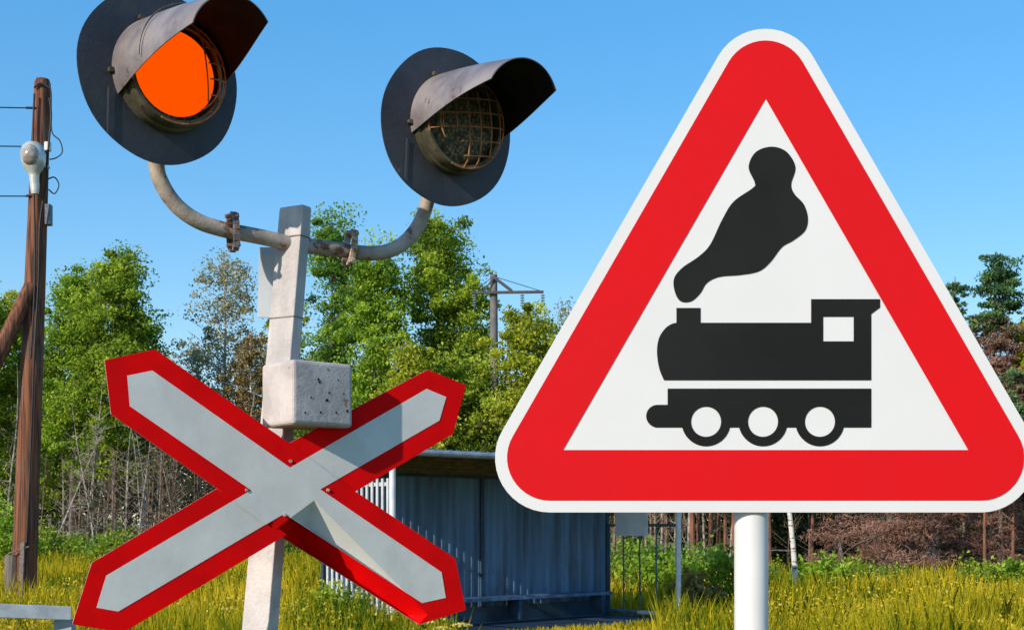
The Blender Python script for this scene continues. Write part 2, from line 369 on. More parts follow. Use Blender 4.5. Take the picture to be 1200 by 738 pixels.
# arms (bent pipes)
PO = post_c(285)
ay = R(31)
def crv(pts, k=6): return smooth2(pts, k, False) + [pts[-1]]
def arm(pts, nm='arm_pipe'):
    m_ = MB(); q = [on_plane(x, y, PO, ay) for x, y in crv(pts)]
    m_.tube(q, .0195, 18); return m_.build(nm, 'pipe_paint', sig, smooth=True)
arm([(338,285),(300,276.5),(262,269),(232,259),(207,241),(190,216),(183,190),(182,120)])
arm([(345,286),(385,291),(420,296),(447,296),(470,287),(488,268),(499,243),(504,215),(512,160)])
def clamp(px, py, tilt, mat):
    c = on_plane(px, py, PO, ay); ux = Vector((math.cos(ay), math.sin(ay), 0)); uz = Vector((0,0,1)); n = Vector((math.sin(ay), -math.cos(ay), 0))
    rot = Matrix.Rotation(tilt, 3, n)
    ux, uz = rot@ux, rot@uz
    m_ = MB()
    for s in (-1, 1):   # curved jaw in front and behind the pipe
        pts = [c + n*(s*(.008+.020*math.cos(a))) + uz*(.046*math.sin(a)) for a in np.linspace(-math.pi/2, math.pi/2, 11)]
        for k in range(10): m_.bar(pts[k], pts[k+1], .017, .008, n)
    o = m_.build('pipe_clamp', mat, sig, bevel=.002)
    for s in (-1, 1):
        m_ = MB(); q = c + uz*(s*.036)
        m_.tube([q-n*.026, q+n*.034], .0045, 6); m_.tube([q+n*.022, q+n*.030], .009, 6)
        m_.tube([q-ux*.022+n*.01, q+ux*.01+n*.01], .005, 8)
        m_.build('bolt', 'clamp_dark' if mat == 'clamp_dark' else 'clamp_light', o)
clamp(273, 272, R(3), 'clamp_dark'); clamp(410, 291, R(-8), 'clamp_light')

def head(px, py, yaw, pitch, rd, Lv, lit, tr, roll, lx, ly):
    c = on_plane(px, py, PO, ay, .10)
    w_ = Vector((math.sin(yaw)*math.cos(pitch), -math.cos(yaw)*math.cos(pitch), math.sin(pitch)))
    u_ = Vector((math.cos(yaw), math.sin(yaw), 0)); v_ = w_.cross(u_)*-1
    if v_.z < 0: v_ = -v_
    G = lambda u, v, w: c + u_*u + v_*v + w_*w
    lab = 'lit orange round signal lamp with hooded visor' if lit else 'unlit round signal lamp with rusty wire grille and hooded visor'
    # backboard
    m_ = MB(); n = 72; lp = []
    for i in range(n):
        a = 2*math.pi*i/n; r = rd*(1+.006*math.sin(3*a+px)+.004*math.sin(7*a))
        lp.append(G(r*math.cos(a), r*math.sin(a), 0))
    m_.prism(lp, w_*-.003)
    # small folded ribs across the face
    bb = m_.build('backboard', 'disc_black', sig); bb['label'] = lab
    # seam where the lower plate laps over the upper one
    m_ = MB(); m_.add([G(-.13,-.05,.002),G(-.125,-.05,.0035),G(-.125,-.158,.0035),G(-.13,-.152,.002)], [(0,1,2,3)])
    m_.build('seam', 'disc_black', bb)
    # housing behind
    m_ = MB(); m_.tube([G(lx,ly,-.003), G(lx,ly,-.07), G(lx,ly,-.10)], [.10,.10,.06], 28); m_.build('housing', 'disc_black', bb, smooth=True)
    # rim
    rl = .116; m_ = MB(); n = 56; prof = [(rl+.012,0),(rl+.012,.020),(rl+.006,.024),(rl+.006,.050),(rl+.001,.056),(rl-.006,.056),(rl-.006,.02)]
    vs = []; fs = []
    for i in range(n):
        a = 2*math.pi*i/n
        for r, h in prof: vs.append(G(lx+r*math.cos(a), ly+r*math.sin(a), h))
    k = len(prof)
    for i in range(n):
        for j in range(k-1): fs.append((i*k+j, ((i+1)%n)*k+j, ((i+1)%n)*k+j+1, i*k+j+1))
    m_.add(vs, fs); m_.build('lens_rim', 'lens_rim', bb, smooth=True)
    # lens: shallow dome
    m_ = MB(); vs = [G(lx, ly, .060)]; fs = []; rings = 8; n = 48
    for j in range(1, rings+1):
        f = (j/rings)**.75; r = (rl-.0065)*f; h = .030 + .030*math.sqrt(max(0, 1-f*f))
        for i in range(n): a = 2*math.pi*i/n; vs.append(G(lx+r*math.cos(a), ly+r*math.sin(a), h))
    for i in range(n): fs.append((0, 1+i, 1+(i+1)%n))
    for j in range(rings-1):
        for i in range(n): fs.append((1+j*n+i, 1+(j+1)*n+i, 1+(j+1)*n+(i+1)%n, 1+j*n+(i+1)%n))
    m_.add(vs, fs)
    if lit: m_.m = [0 if i < n + 7*n - n//1*0 - n else 1 for i in range(len(fs))]
    m_.build('lens', ['lit_lens', 'dark_lens'] if lit else 'dark_lens', bb, smooth=True)
    # wire grille
    m_ = MB(); rg = rl+.004
    def gp(u, v): 
        d = math.sqrt(u*u+v*v)/rg; return G(lx+u, ly+v, .058+.045*math.sqrt(max(0, 1-d*d)))
    tlt = R(8)
    for q in np.arange(-.09, .1, .036):
        hw = math.sqrt(rg*rg-q*q)
        a0 = -hw if not (not lit and q < -.05) else -.02
        for (k, aa) in ((0, -hw), (1, a0)):
            if lit and k == 1 and q < .05: continue
            if lit: aa = max(aa, .062) if k == 0 else max(aa, -.07)
            if lit and aa >= hw: continue
            pts = []
            for s in np.linspace(aa, hw, 14):
                u, v = (s, q) if k == 0 else (q, s)
                ur, vr = u*math.cos(tlt)-v*math.sin(tlt), u*math.sin(tlt)+v*math.cos(tlt)
                pts.append(gp(ur, vr))
            if not lit and k == 0 and q < -.05: pts = pts[4:]
            m_.tube(pts, .0019, 6)
    m_.tube([gp(rg*.995*math.cos(a), rg*.995*math.sin(a)) for a in np.linspace(R(-110), R(200), 60)], .0022, 6)
    m_.tube([gp(rg*.80*math.cos(a), rg*.80*math.sin(a)) for a in np.linspace(R(-60) if lit else R(150), R(95) if lit else R(215), 40)], .0019, 6)
    m_.build('wire_grille', 'rust_wire', bb, smooth=True)
    # visor
    nA, nL = 40, 16
    vs = []; fs = []; mi = []
    for side, dd in ((0, .0016), (1, 0)):
        for j in range(nL+1):
            f = j/nL; half = R(104) + (R(64)-R(104))*f**1.1; r = (rl+.020) + (tr-rl-.020)*f + .004*math.sin(math.pi*f)
            if side: r -= .0025
            for i in range(nA+1):
                a = math.pi/2 + half - 2*half*i/nA + roll
                bul = 1+.0
                lw = .0 + Lv*f*(1+.04*math.sin(a)**2)
                vs.append(G(lx+r*math.cos(a)*bul, ly+r*math.sin(a), lw))
    N = (nA+1)*(nL+1)
    for sd in (0, 1):
        for j in range(nL):
            for i in range(nA):
                a = sd*N+j*(nA+1)+i; q = (a, a+1, a+nA+2, a+nA+1)
                fs.append(q if not sd else q[::-1]); mi.append(sd)
    bound = [j*(nA+1) for j in range(nL+1)] + [nL*(nA+1)+i for i in range(1, nA+1)] + [j*(nA+1)+nA for j in range(nL-1, -1, -1)]
    for a, b in zip(bound, bound[1:]): fs.append((a, b, b+N, a+N)); mi.append(0)
    m_ = MB(); m_.add(vs, fs); m_.m = mi
    vo = m_.build('visor', ['visor', 'visor_in'], bb, smooth=True)
    if lit:
        m_ = MB(); f = .42; half = R(80); r = rl+.016
        m_.tube([G(lx+r*math.cos(a), ly+r*math.sin(a), Lv*(.42-.0)) for a in np.linspace(math.pi/2+half+roll, math.pi/2+.2, 20)], .0018, 6); m_.build('seam', 'lens_rim', vo)
    # fixing screws
    for a in (R(186), R(-6), R(120)):
        m_ = MB(); q = (lx+(rl+.025)*math.cos(a), ly+(rl+.025)*math.sin(a)); m_.tube([G(*q, 0), G(*q, .014)], .006, 8); m_.build('screw', 'lens_rim', bb)
    # bracket to pipe
    m_ = MB(); m_.tube([G(0,-.05,-.05), G(0,-.08,-.08), G(0,-.10,-.10)], .02, 12); m_.build('bracket', 'pipe_paint', bb, smooth=True)
head(188, 91, R(40), R(-3), .200, .335, True, .102, R(14), .017, .004)
head(525, 150, R(36), R(-5), .205, .315, False, .112, R(3), .018, .008)

# ------------------------------------------------------------------ X crossing sign
XO = P(335, 570, 3.165); XY = R(32)
Xn = Vector((math.sin(XY), -math.cos(XY), 0))
A_out = [(122.6,422),(181.7,409),(339,519),(416.7,575.5),(533.5,654),(546,714),(491,731),(331,629),(254,572),(130,485)]
A_in = [(149,440),(178.5,434),(340,547.5),(361.3,535.2),(396.6,560.8),(375.5,573),(517.5,670),(522.5,700),(494.6,706),(333,601.6),(311.2,614.4),(273.4,586.3),(294.4,574),(152,475.6)]
B_o1 = [(107.5,659),(254,572),(259,569),(336,626),(331,629),(144,741),(84.6,731)]
B_o2 = [(330,524),(339,519),(501,433),(546,451),(531,508),(416.7,575.5),(408,580.5)]
B_in1 = [(275.4,585),(124.4,674),(113,711.5),(138.6,716),(313.2,613)]
B_in2 = [(359,536.5),(500,455.4),(523,465),(515,492.5),(394.5,562)]
K0 = Vector((368, 586)); K1 = Vector((501, 719)); kd = (K1-K0).normalized(); kn = Vector((-kd.y, kd.x))   # towards lower left
S0 = Vector((333, 612)); sd_ = (K0-S0).normalized(); sn = Vector((-sd_.y, sd_.x))
if sn.x < 0: sn = -sn
def bend(px, py):  # invented fold, shaped so the lower edge turns sunward as a lit wedge
    q = Vector((px, py)); a = (q-K0).dot(kn); b = (q-S0).dot(sn)
    if a <= 0 or b <= 0: return 0.0
    e = (K1 - q).dot(kd)
    return min(a*.95, b*1.3, max(0, e)*1.2)/450.0
def slab(loop, off, bent, thick=.0):
    edges = []; pts = [Vector(q) for q in loop]
    n = len(pts)
    cons = [(i, (i+1) % n) for i in range(n)]
    if bent:
        xs = np.arange(100, 560, 4.0)
        for x in xs:
            for y in np.arange(580, 740, 4.0):
                if bend(x, y) > 0: pts.append(Vector((x, y)))
        k = len(pts)
        ln = [K0+(K1-K0)*i/24 for i in range(25)]
        pts += ln; cons += [(k+i, k+i+1) for i in range(24)]
        k = len(pts); ln = [S0+(K0-S0)*i/8 for i in range(9)]; pts += ln; cons += [(k+i, k+i+1) for i in range(8)]
    vo, eo, fo, *_ = geometry.delaunay_2d_cdt(pts, cons, [], 0, 1e-4)
    # keep triangles inside loop
    def inside(p):
        c = False; j = n-1
        for i in range(n):
            xi, yi = loop[i]; xj, yj = loop[j]
            if (yi > p[1]) != (yj > p[1]) and p[0] < (xj-xi)*(p[1]-yi)/(yj-yi)+xi: c = not c
            j = i
        return c
    fs = [f for f in fo if inside(sum((vo[i] for i in f), Vector((0,0)))/len(f))]
    vs = [on_plane(v.x, v.y, XO, XY, off-(bend(v.x, v.y) if bent else 0)) for v in vo]
    used = sorted({i for f in fs for i in f}); mp = {u: i for i, u in enumerate(used)}
    return [vs[u] for u in used], [tuple(mp[i] for i in f) for f in fs]
xr = thing('crossbuck_sign', 'red edged white X shaped railway crossing sign fixed to the leaning post', 'crossing sign', (XO.x, XO.y, XO.z-.35))
for nm, outl, inn, off, bent in (('cross_board', B_o1, [B_in1], 0, False), ('cross_board', B_o2, [B_in2], 0, False), ('cross_board', A_out, [A_in], .0035, True)):
    v_, f_ = slab(outl, off, bent); o = mesh_obj(nm, v_, f_, ['x_red', 'x_edge'], xr)
    bm = bmesh.new(); bm.from_mesh(o.data); bmesh.ops.recalc_face_normals(bm, faces=bm.faces)
    avg = sum((f.normal for f in bm.faces), Vector((0,0,0)))
    if avg.dot(Xn) < 0: bmesh.ops.reverse_faces(bm, faces=bm.faces)
    bm.to_mesh(o.data); bm.free()
    md = o.modifiers.new('so', 'SOLIDIFY'); md.thickness = .0025; md.offset = -1; md.material_offset_rim = 1; md.material_offset = 0
    for q in inn:
        v_, f_ = slab(q, off+.0009, bent); mesh_obj('white_stripe', v_, f_, 'x_white', o)
    if bent: o['label'] = 'board running from upper left to lower right, its lower edge folded back to make a lit wedge'
for q in ((340,540),(289,574),(384,574),(333,603)):
    m_ = MB(); a = on_plane(*q, XO, XY, .003); m_.tube([a, a+Xn*.004], .004, 10); m_.build('rivet', 'x_edge', xr)
m_ = MB()
for py in (535, 600):
    m_ = MB(); a = on_plane(326, py, XO, XY, -.006); b = post_c(py); m_.bar(a, b, .03, .012); m_.build('mounting_bracket', 'clamp_dark', xr)

# ------------------------------------------------------------------ utility pole left
YU = 18.5
ut = P(50, 93, YU); ub = P(27, 705, YU); d_ = ub-ut; ub = ut + d_*(ut.z/-d_.z)
up_ = thing('utility_pole', 'brown wooden utility pole with a street lamp and hanging cables at the left edge', 'utility pole', (ub.x, YU, 0))
upc = lambda py: ut + (ub-ut)*((ut.z-(CH+(HZ-py)/F*YU))/(ut.z))
m_ = MB(); m_.tube([ub, upc(600), upc(400), upc(200), upc(98), upc(93)], [.185,.17,.155,.13,.115,.09], 20); m_.build('pole', 'wood_pole', up_, smooth=True)
m_ = MB(); s0 = P(36, 336, YU-.12); s1 = P(0, 412, YU-.3); dd = s1-s0; s2 = s0+dd*(s0.z/-dd.z)
m_.tube([s0-dd*.03, s2], [.10,.15], 14); m_.build('brace_strut', 'wood_pole', up_, smooth=True)
m_ = MB(); q = P(15, 650, YU-.1); m_.tube([(q.x,q.y,0), (q.x,q.y,q.z)], [.12,.11], 12); m_.build('footing_post', 'wood_grey', up_)
m_ = MB(); q = P(27, 635, YU-.2); q2 = P(23,700,YU-.2); m_.bar((q2.x,q2.y,.1), (q.x,q.y,q.z), .06, .06, (0,1,0)); 
m_.tube([P(34,640,YU-.2), P(10,648,YU-.24)], .012, 6); m_.build('iron_strap', 'clamp_dark', up_)
# lamp
lc = P(39, 186, YU-.30)
lampb = MB()
pr = [(.0,.24),(.09,.23),(.15,.17),(.18,.06),(.17,-.05),(.13,-.15),(.085,-.20),(.07,-.25),(.065,-.42),(.05,-.50),(0,-.51)]
vs = []; fs = []; n = 20
for z, (r, h) in enumerate(pr):
    for i in range(n): a = 2*math.pi*i/n; vs.append(lc + Vector((r*math.cos(a), r*.75*math.sin(a), h)) + Vector((.05*(-h), 0, 0)))
for j in range(len(pr)-1):
    for i in range(n): fs.append((j*n+i, j*n+(i+1)%n, (j+1)*n+(i+1)%n, (j+1)*n+i))
lampb.add(vs, fs); lo = lampb.build('street_lamp_head', 'lamp_metal', up_, smooth=True)
m_ = MB(); q = lc+Vector((-.01,-.085,.03)); vs = []; fs = []; n = 18; k_ = 9
for j in range(k_+1):
    for i in range(n):
        a = 2*math.pi*i/n; b = math.pi*j/k_; vs.append(q+Vector((.125*math.sin(b)*math.cos(a), -.10*math.cos(b), .155*math.sin(b)*math.sin(a))))
for j in range(k_):
    for i in range(n): fs.append((j*n+i, j*n+(i+1)%n, (j+1)*n+(i+1)%n, (j+1)*n+i))
m_.add(vs, fs)
m_.build('lamp_glass', 'lamp_glass', lo, smooth=True)
m_ = MB(); m_.tube([lc+Vector((0,0,-.05)), lc+Vector((.12,.28,-.05))], .025, 8); m_.build('lamp_arm', 'lamp_metal', lo)
m_ = MB(); q = P(57, 252, YU-.02); m_.box(q, (.08,.12,.30)); m_.build('fuse_box', 'grey_box', up_, bevel=.01)
m_ = MB(); q = P(56,172,YU-.1); m_.tube([q+Vector((0,0,-.06)), q+Vector((0,0,.06))], .05, 12); m_.build('insulator', 'ceramic', up_)
m_ = MB()
m_.tube([P(x,y,YU-.16) for x,y in crv([(58,115),(60,135),(58,160),(55,190),(54,215),(47,260),(45,330),(40,420),(37,500),(33,600),(28,690)])], .014, 6)
m_.tube([P(x,y,YU-.18) for x,y in crv([(40,110),(39,160),(40,230),(41,300),(40,350),(36,420)])], .014, 6)
m_.tube([P(x,y,YU-.16) for x,y in crv([(58,98),(60,110),(60,130),(61,155),(70,165),(73,178),(66,185),(58,187)])], .010, 6)
m_.tube([P(x,y,YU-.16) for x,y in crv([(56,210),(64,208),(69,217),(64,227),(57,222)])], .010, 6)
m_.tube([P(x,y,YU-.14) for x,y in crv([(40,103),(48,98),(58,103)])], .014, 6)
m_.build('cable', 'cable', up_)
for i, (y0, lab) in enumerate(((125,'highest of three thin wires running left from the wooden pole'),(170,'middle one of three thin wires running left from the wooden pole'),(228,'lowest of three thin wires running left from the wooden pole'))):
    m_ = MB(); a = P(46, y0+2, YU-.1); 
    pts = [a+Vector((-s*14, -s*4, -1.2*s*(1-s)*1.2+s*.35)) for s in np.linspace(0, 1, 16)]
    m_.tube(pts, .009, 6); m_.tube([a, a+Vector((-.18,-.02,-.0))], .018, 8)
    o = m_.build('overhead_wire', 'cable', None, base=a); tag(o, lab, 'wire', 'wires from the wooden pole')

# rail fence bottom left
YR = 9.0
fr = thing('rail_fence', 'weathered pale grey rail fence with a square post, lower left corner', 'fence', P(74, 738, YR).xyz*1)
fr.location.z = 0
m_ = MB(); m_.bar(P(-260, 706, YR-.6), P(84, 718, YR), .05, .095); m_.build('rail', 'rail_paint', fr, bevel=.006)
for px_ in (73, -240):
    m_ = MB(); q = P(px_, 726, YR+.03 if px_ > 0 else YR-.57); m_.box((q.x, q.y+.05, q.z/2), (.13,.09,q.z)); m_.build('fence_post', 'rail_paint', fr, bevel=.006)

# ------------------------------------------------------------------ shelter
a_ = math.atan2(4, 4.32); FL = Vector((-1.587, 17, 0)); W_, D_ = 5.88, 1.6
Ux = Vector((math.cos(a_), math.sin(a_), 0)); Vx = Vector((-math.sin(a_), math.cos(a_), 0)); RZ = Matrix.Rotation(a_, 3, 'Z')
S = lambda u, v, z: FL + Ux*u + Vx*v + Vector((0,0,z))
sh = thing('bus_shelter', 'open fronted blue metal waiting shelter with bench behind the crossing signs', 'shelter', FL)
def corr(u0, v0, u1, v1, z0, z1, amp=.032, per=.15):
    vs = []; ln = math.hypot(u1-u0, v1-v0); n = int(ln/per*4); du, dv = (u1-u0)/ln, (v1-v0)/ln
    for i in range(n+1):
        s = ln*i/n; h = amp*(1 if i % 4 in (1, 2) else 0)
        for z in (z0, z1): vs.append(S(u0+du*s - dv*h*-1, v0+dv*s - du*h, z))
    return vs, [(2*i, 2*i+2, 2*i+3, 2*i+1) for i in range(n)]
v_, f_ = corr(0, D_, W_, D_, .30, 2.42)
o = mesh_obj('back_wall', v_, f_, 'wall_blue', sh); o.modifiers.new('s', 'SOLIDIFY').thickness = .004
m_ = MB(); m_.box(S(W_/2, D_-.06, .14), (W_-.1, .02, .14), RZ); m_.box(S(W_/2, D_-.04, .25), (W_, .05, .14), RZ); m_.box(S(2.95, D_-.045, 1.38), (.06,.05,2.1), RZ); m_.box(S(W_/2, D_-.035, 2.36), (W_, .05, .06), RZ); m_.build('wall_frame', 'blue_dark', sh)
m_ = MB(); m_.box(S(W_/2, D_/2+.1, .03), (W_+.2, D_+.3, .06), RZ); m_.build('floor_slab', 'blue_dark', sh)
for k in range(13):
    m_ = MB(); v = .10+k*(D_-.2)/12; m_.box(S(0, v, 1.25), (.02, .045, 1.95), RZ); m_.build('side_slat', 'slat_white', sh)
m_ = MB()
for z in (.32, 1.3, 2.15):
    m_ = MB(); m_.box(S(.022, D_/2, z), (.02, D_-.1, .05), RZ); m_.build('side_rail', 'slat_white', sh)
for (u, v) in ((0,0),(W_,0)):
    m_ = MB(); q = S(u, v, 0); m_.tube([q, q+Vector((0,0,2.5))], .045, 14); m_.build('front_pole', 'pole_pale', sh, smooth=True)
for (u, v) in ((0,D_),(W_,D_)):
    m_ = MB(); m_.box(S(u, v, 1.2), (.06,.06,2.38), RZ); m_.build('corner_post', 'blue_dark', sh)
m_ = MB(); m_.tube([S(W_, D_*.55, .13), S(W_, D_-.03, .13)], .035, 8); m_.build('lower_side_rail', 'wall_blue', sh)  # shaded rear part of the rail, its shade put in as blue colour
m_ = MB(); m_.tube([S(W_, 0, .13), S(W_, D_*.55-.002, .13)], .035, 8); m_.build('lower_side_rail', 'pole_pale', sh)
for k in (.22, .45, .68, .88):
    m_ = MB(); m_.tube([S(W_, D_*k+.12, .15), S(W_, D_*k+.12, 1.6)], .014, 6); m_.build('side_bar', 'bar_green', sh)
m_ = MB(); m_.tube([S(W_, 0, 1.6), S(W_, D_, 1.6)], .025, 8); m_.build('side_rail', 'bar_green', sh)
m_ = MB(); q1 = S(W_-.03, D_*.86, 1.66); q0 = S(W_-.03, D_*.40, 1.66); zz = 1.40
m_.add([q1, q0, Vector((q0.x,q0.y,2.2)), Vector((q1.x,q1.y,2.2))], [(0,1,2,3)]); 
o = m_.build('side_panel', 'panel_blue', sh); o.modifiers.new('s', 'SOLIDIFY').thickness = .01
for i in (0, 1): o.data.vertices[i].co.z -= .24
m_ = MB(); m_.box(S(3.4, D_-.32, .46), (4.2, .34, .05), RZ); m_.build('bench_seat', 'wall_blue', sh)
for u in (1.5, 3.4, 5.3):
    m_ = MB(); m_.box(S(u, D_-.32, .278), (.06,.28,.314), RZ); m_.build('bench_leg', 'blue_dark', sh)
# roof
rz = lambda v: 2.60 - .17*(v+.35)/(D_+.55)
vs = []; n = 90
for i in range(n+1):
    u = -.18+(W_+.36)*i/n; h = .022*math.sin(i*math.pi/1.0+.5*math.pi) if True else 0
    h = .016 if i % 2 else 0
    for v in (-.35, D_+.2): vs.append(S(u, v, rz(v)+h))
o = mesh_obj('roof', vs, [(2*i,2*i+2,2*i+3,2*i+1) for i in range(n)], 'roof_metal', sh); o.modifiers.new('s', 'SOLIDIFY').thickness = .006
m_ = MB(); m_.tube([S(-.2,-.36,rz(-.35)-.045), S(W_+.2,-.36,rz(-.35)-.045)], .045, 10); m_.build('gutter', 'roof_metal', sh)
for v in (-.2, .15, .5, .85, 1.2, 1.5):
    m_ = MB(); m_.bar(S(-.15,v,rz(v)-.045), S(W_+.15,v,rz(v)-.045), .09, .05); m_.build('roof_batten', 'roof_wood', sh)

# ------------------------------------------------------------------ power pylon
YY = 46
pt = P(578.5, 322, YY); py_ = thing('power_pole', 'tall grey concrete power pole with a steel crossarm behind the trees', 'power pole', (pt.x, YY, 0))
m_ = MB(); m_.tube([(pt.x+.05,YY,0), (pt.x,YY,pt.z)], [.21,.13], 14); m_.build('pole', 'pylon', py_, smooth=True)
m_ = MB(); m_.bar(P(553,343,YY-.2), P(637,342,YY-.2), .10, .09); m_.build('crossarm', 'pylon_steel', py_)
m_ = MB(); m_.bar(P(579,325,YY-.2), P(600,341,YY-.2), .08, .10); m_.bar(P(579,325,YY-.2), P(566,342,YY-.2), .05,.05); m_.tube([P(579,324,YY-.2), P(634,341,YY-.2)], .014, 5); m_.tube([P(578,324,YY-.2), P(556,341,YY-.2)], .014, 5); m_.build('brace', 'pylon_steel', py_)
for px, py in ((612,344),(636,344),(556,344)):
    m_ = MB(); q = P(px, py, YY-.2)
    for k in range(5): m_.tube([q+Vector((0,0,-.05-.09*k)), q+Vector((0,0,-.08-.09*k))], .075, 10)
    m_.tube([q, q+Vector((0,0,-.5))], .015, 5); m_.build('insulator', 'glass_ins', py_)

# ------------------------------------------------------------------ trees
def limb_pts(p0, d, ln, droop, n=5, r=random):
    pts = [p0]; q = d.normalized()
    for i in range(n):
        q = (q + Vector((r.uniform(-.15,.15), r.uniform(-.15,.15), r.uniform(-.1,.1)-droop))).normalized()
        pts.append(pts[-1]+q*ln/n)
    return pts
def make_tree(name, label, cat, h, cr, c0, mat, bark, n_leaf=16000, kind='broad', leaf=.10, seed=0, group=None, rt=None, sparse=1.0, twist=.04, nl=44, dead_below=0):
    rr = random.Random(seed); r2 = np.random.default_rng(seed+100)
    root = thing(name, label, cat, (0,0,0), group)
    rt = rt or h*.011+.02
    bends = [rr.uniform(-1,1) for _ in range(4)]
    axis = lambda z: Vector((twist*h*math.sin(z/h*2.2+bends[0]*3)*bends[1]*.5-twist*h*math.sin(bends[0]*3)*bends[1]*.5, twist*h*.3*math.sin(z/h*3+bends[2]), z))
    m_ = MB(); ns = 12
    m_.tube([axis(h*i/ns) for i in range(ns+1)], [max(.012, rt*(1-(i/ns))**.8) for i in range(ns+1)], 8)
    clumps = []
    for i in range(nl):
        f = (i+rr.random())/nl; z = h*(c0+(1-c0)*f**.9*.97)
        if kind == 'cone': prof = ((1-f)**.7*1.0+.06)*rr.uniform(.6,1.1)
        elif kind == 'pine': prof = max(.25, math.sin(math.pi*(f*.6+.35)))*(.75+.3*rr.random())
        else: prof = (math.sin(math.pi*min(1, (f*.78+.22)))**.75)*(.65+.45*rr.random()) + .06
        ln = cr*prof*rr.uniform(.75, 1.12); az = rr.uniform(0, 2*math.pi)
        el = {'cone': rr.uniform(-.45,.1) if mat == 'dead_twig' else rr.uniform(-.25,.15), 'pine': rr.uniform(0,.5), 'broad': rr.uniform(.25,.95)+f*.3}[kind]
        d = Vector((math.cos(az)*math.cos(el), math.sin(az)*math.cos(el), math.sin(el)))
        pts = limb_pts(axis(z - (ln*.35 if kind == 'broad' else 0)), d, ln, .04 if kind != 'broad' else .02, 5, rr)
        m_.tube(pts, [max(.008, rt*.33*(1-f*.6)*(1-k/5.5)) for k in range(6)], 5, cap=False)
        for k in range(rr.choice((3,4,5))):
            s = rr.uniform(.28, 1.0); q = pts[min(4, int(s*5))].lerp(pts[min(5, int(s*5)+1)], s*5-int(s*5) if s < 1 else 1)
            off = Vector((rr.gauss(0,1), rr.gauss(0,1), rr.gauss(0,.7)))*cr*.17
            clumps.append((q+off, cr*rr.choice((.07,.10,.14,.20,.26)), rr.random(), f))
            if rr.random() < .4: m_.tube([q, q+off*1.3], [.008,.003], 4, cap=False)
    m_.build('trunk', bark, root)
    per = int(n_leaf/len(clumps)*sparse); Cs = []; tn = []; fz = []
    for c, r, tone, f in clumps:
        k = max(4, int(per*r2.uniform(.6,1.4)))
        g_ = r2.normal(size=(k,3)); g_ /= np.linalg.norm(g_,axis=1)[:,None]; g_ *= (r2.random(k)**.45)[:,None]
        g_ *= r*np.array([1.15,1.15,.75 if kind != 'cone' else .35])*1.35
        pts = g_ + np.array(c)
        if kind == 'broad': pts[:,2] -= .25*r*np.hypot(g_[:,0], g_[:,1])/max(r,.01)
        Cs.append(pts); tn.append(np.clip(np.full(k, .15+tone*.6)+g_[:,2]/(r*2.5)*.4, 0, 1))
        fz.append(np.full(k, f))
    Cs = np.concatenate(Cs); tn = np.concatenate(tn); fz = np.concatenate(fz)
    if dead_below:
        lo_ = Cs[:,2] < h*dead_below + r2.normal(size=len(Cs))*.25
        asp = .18
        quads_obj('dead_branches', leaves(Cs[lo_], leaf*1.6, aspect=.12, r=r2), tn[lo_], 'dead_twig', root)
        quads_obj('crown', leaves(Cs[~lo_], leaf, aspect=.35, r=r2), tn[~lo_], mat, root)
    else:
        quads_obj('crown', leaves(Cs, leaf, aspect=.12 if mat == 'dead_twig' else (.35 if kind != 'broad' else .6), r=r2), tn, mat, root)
    return root
def place(root, px, Y, rz=0, sc=1, tilt=0):
    root.location = ((px-600)/F*Y, Y, -.05); root.rotation_euler = (0, tilt, rz); root.scale = (sc, sc, sc)
def hgt(py, Y): return CH+(HZ-py)/F*Y
def copy_tree(root, label=None, group=None):
    c = root.copy(); COL.objects.link(c)
    if label: c['label'] = label
    if group: c['group'] = group
    elif 'group' in c: del c['group']
    for ch in list(root.children):
        d = ch.copy(); COL.objects.link(d); d.parent = c
        for g2 in list(ch.children): e = g2.copy(); COL.objects.link(e); e.parent = d
    return c
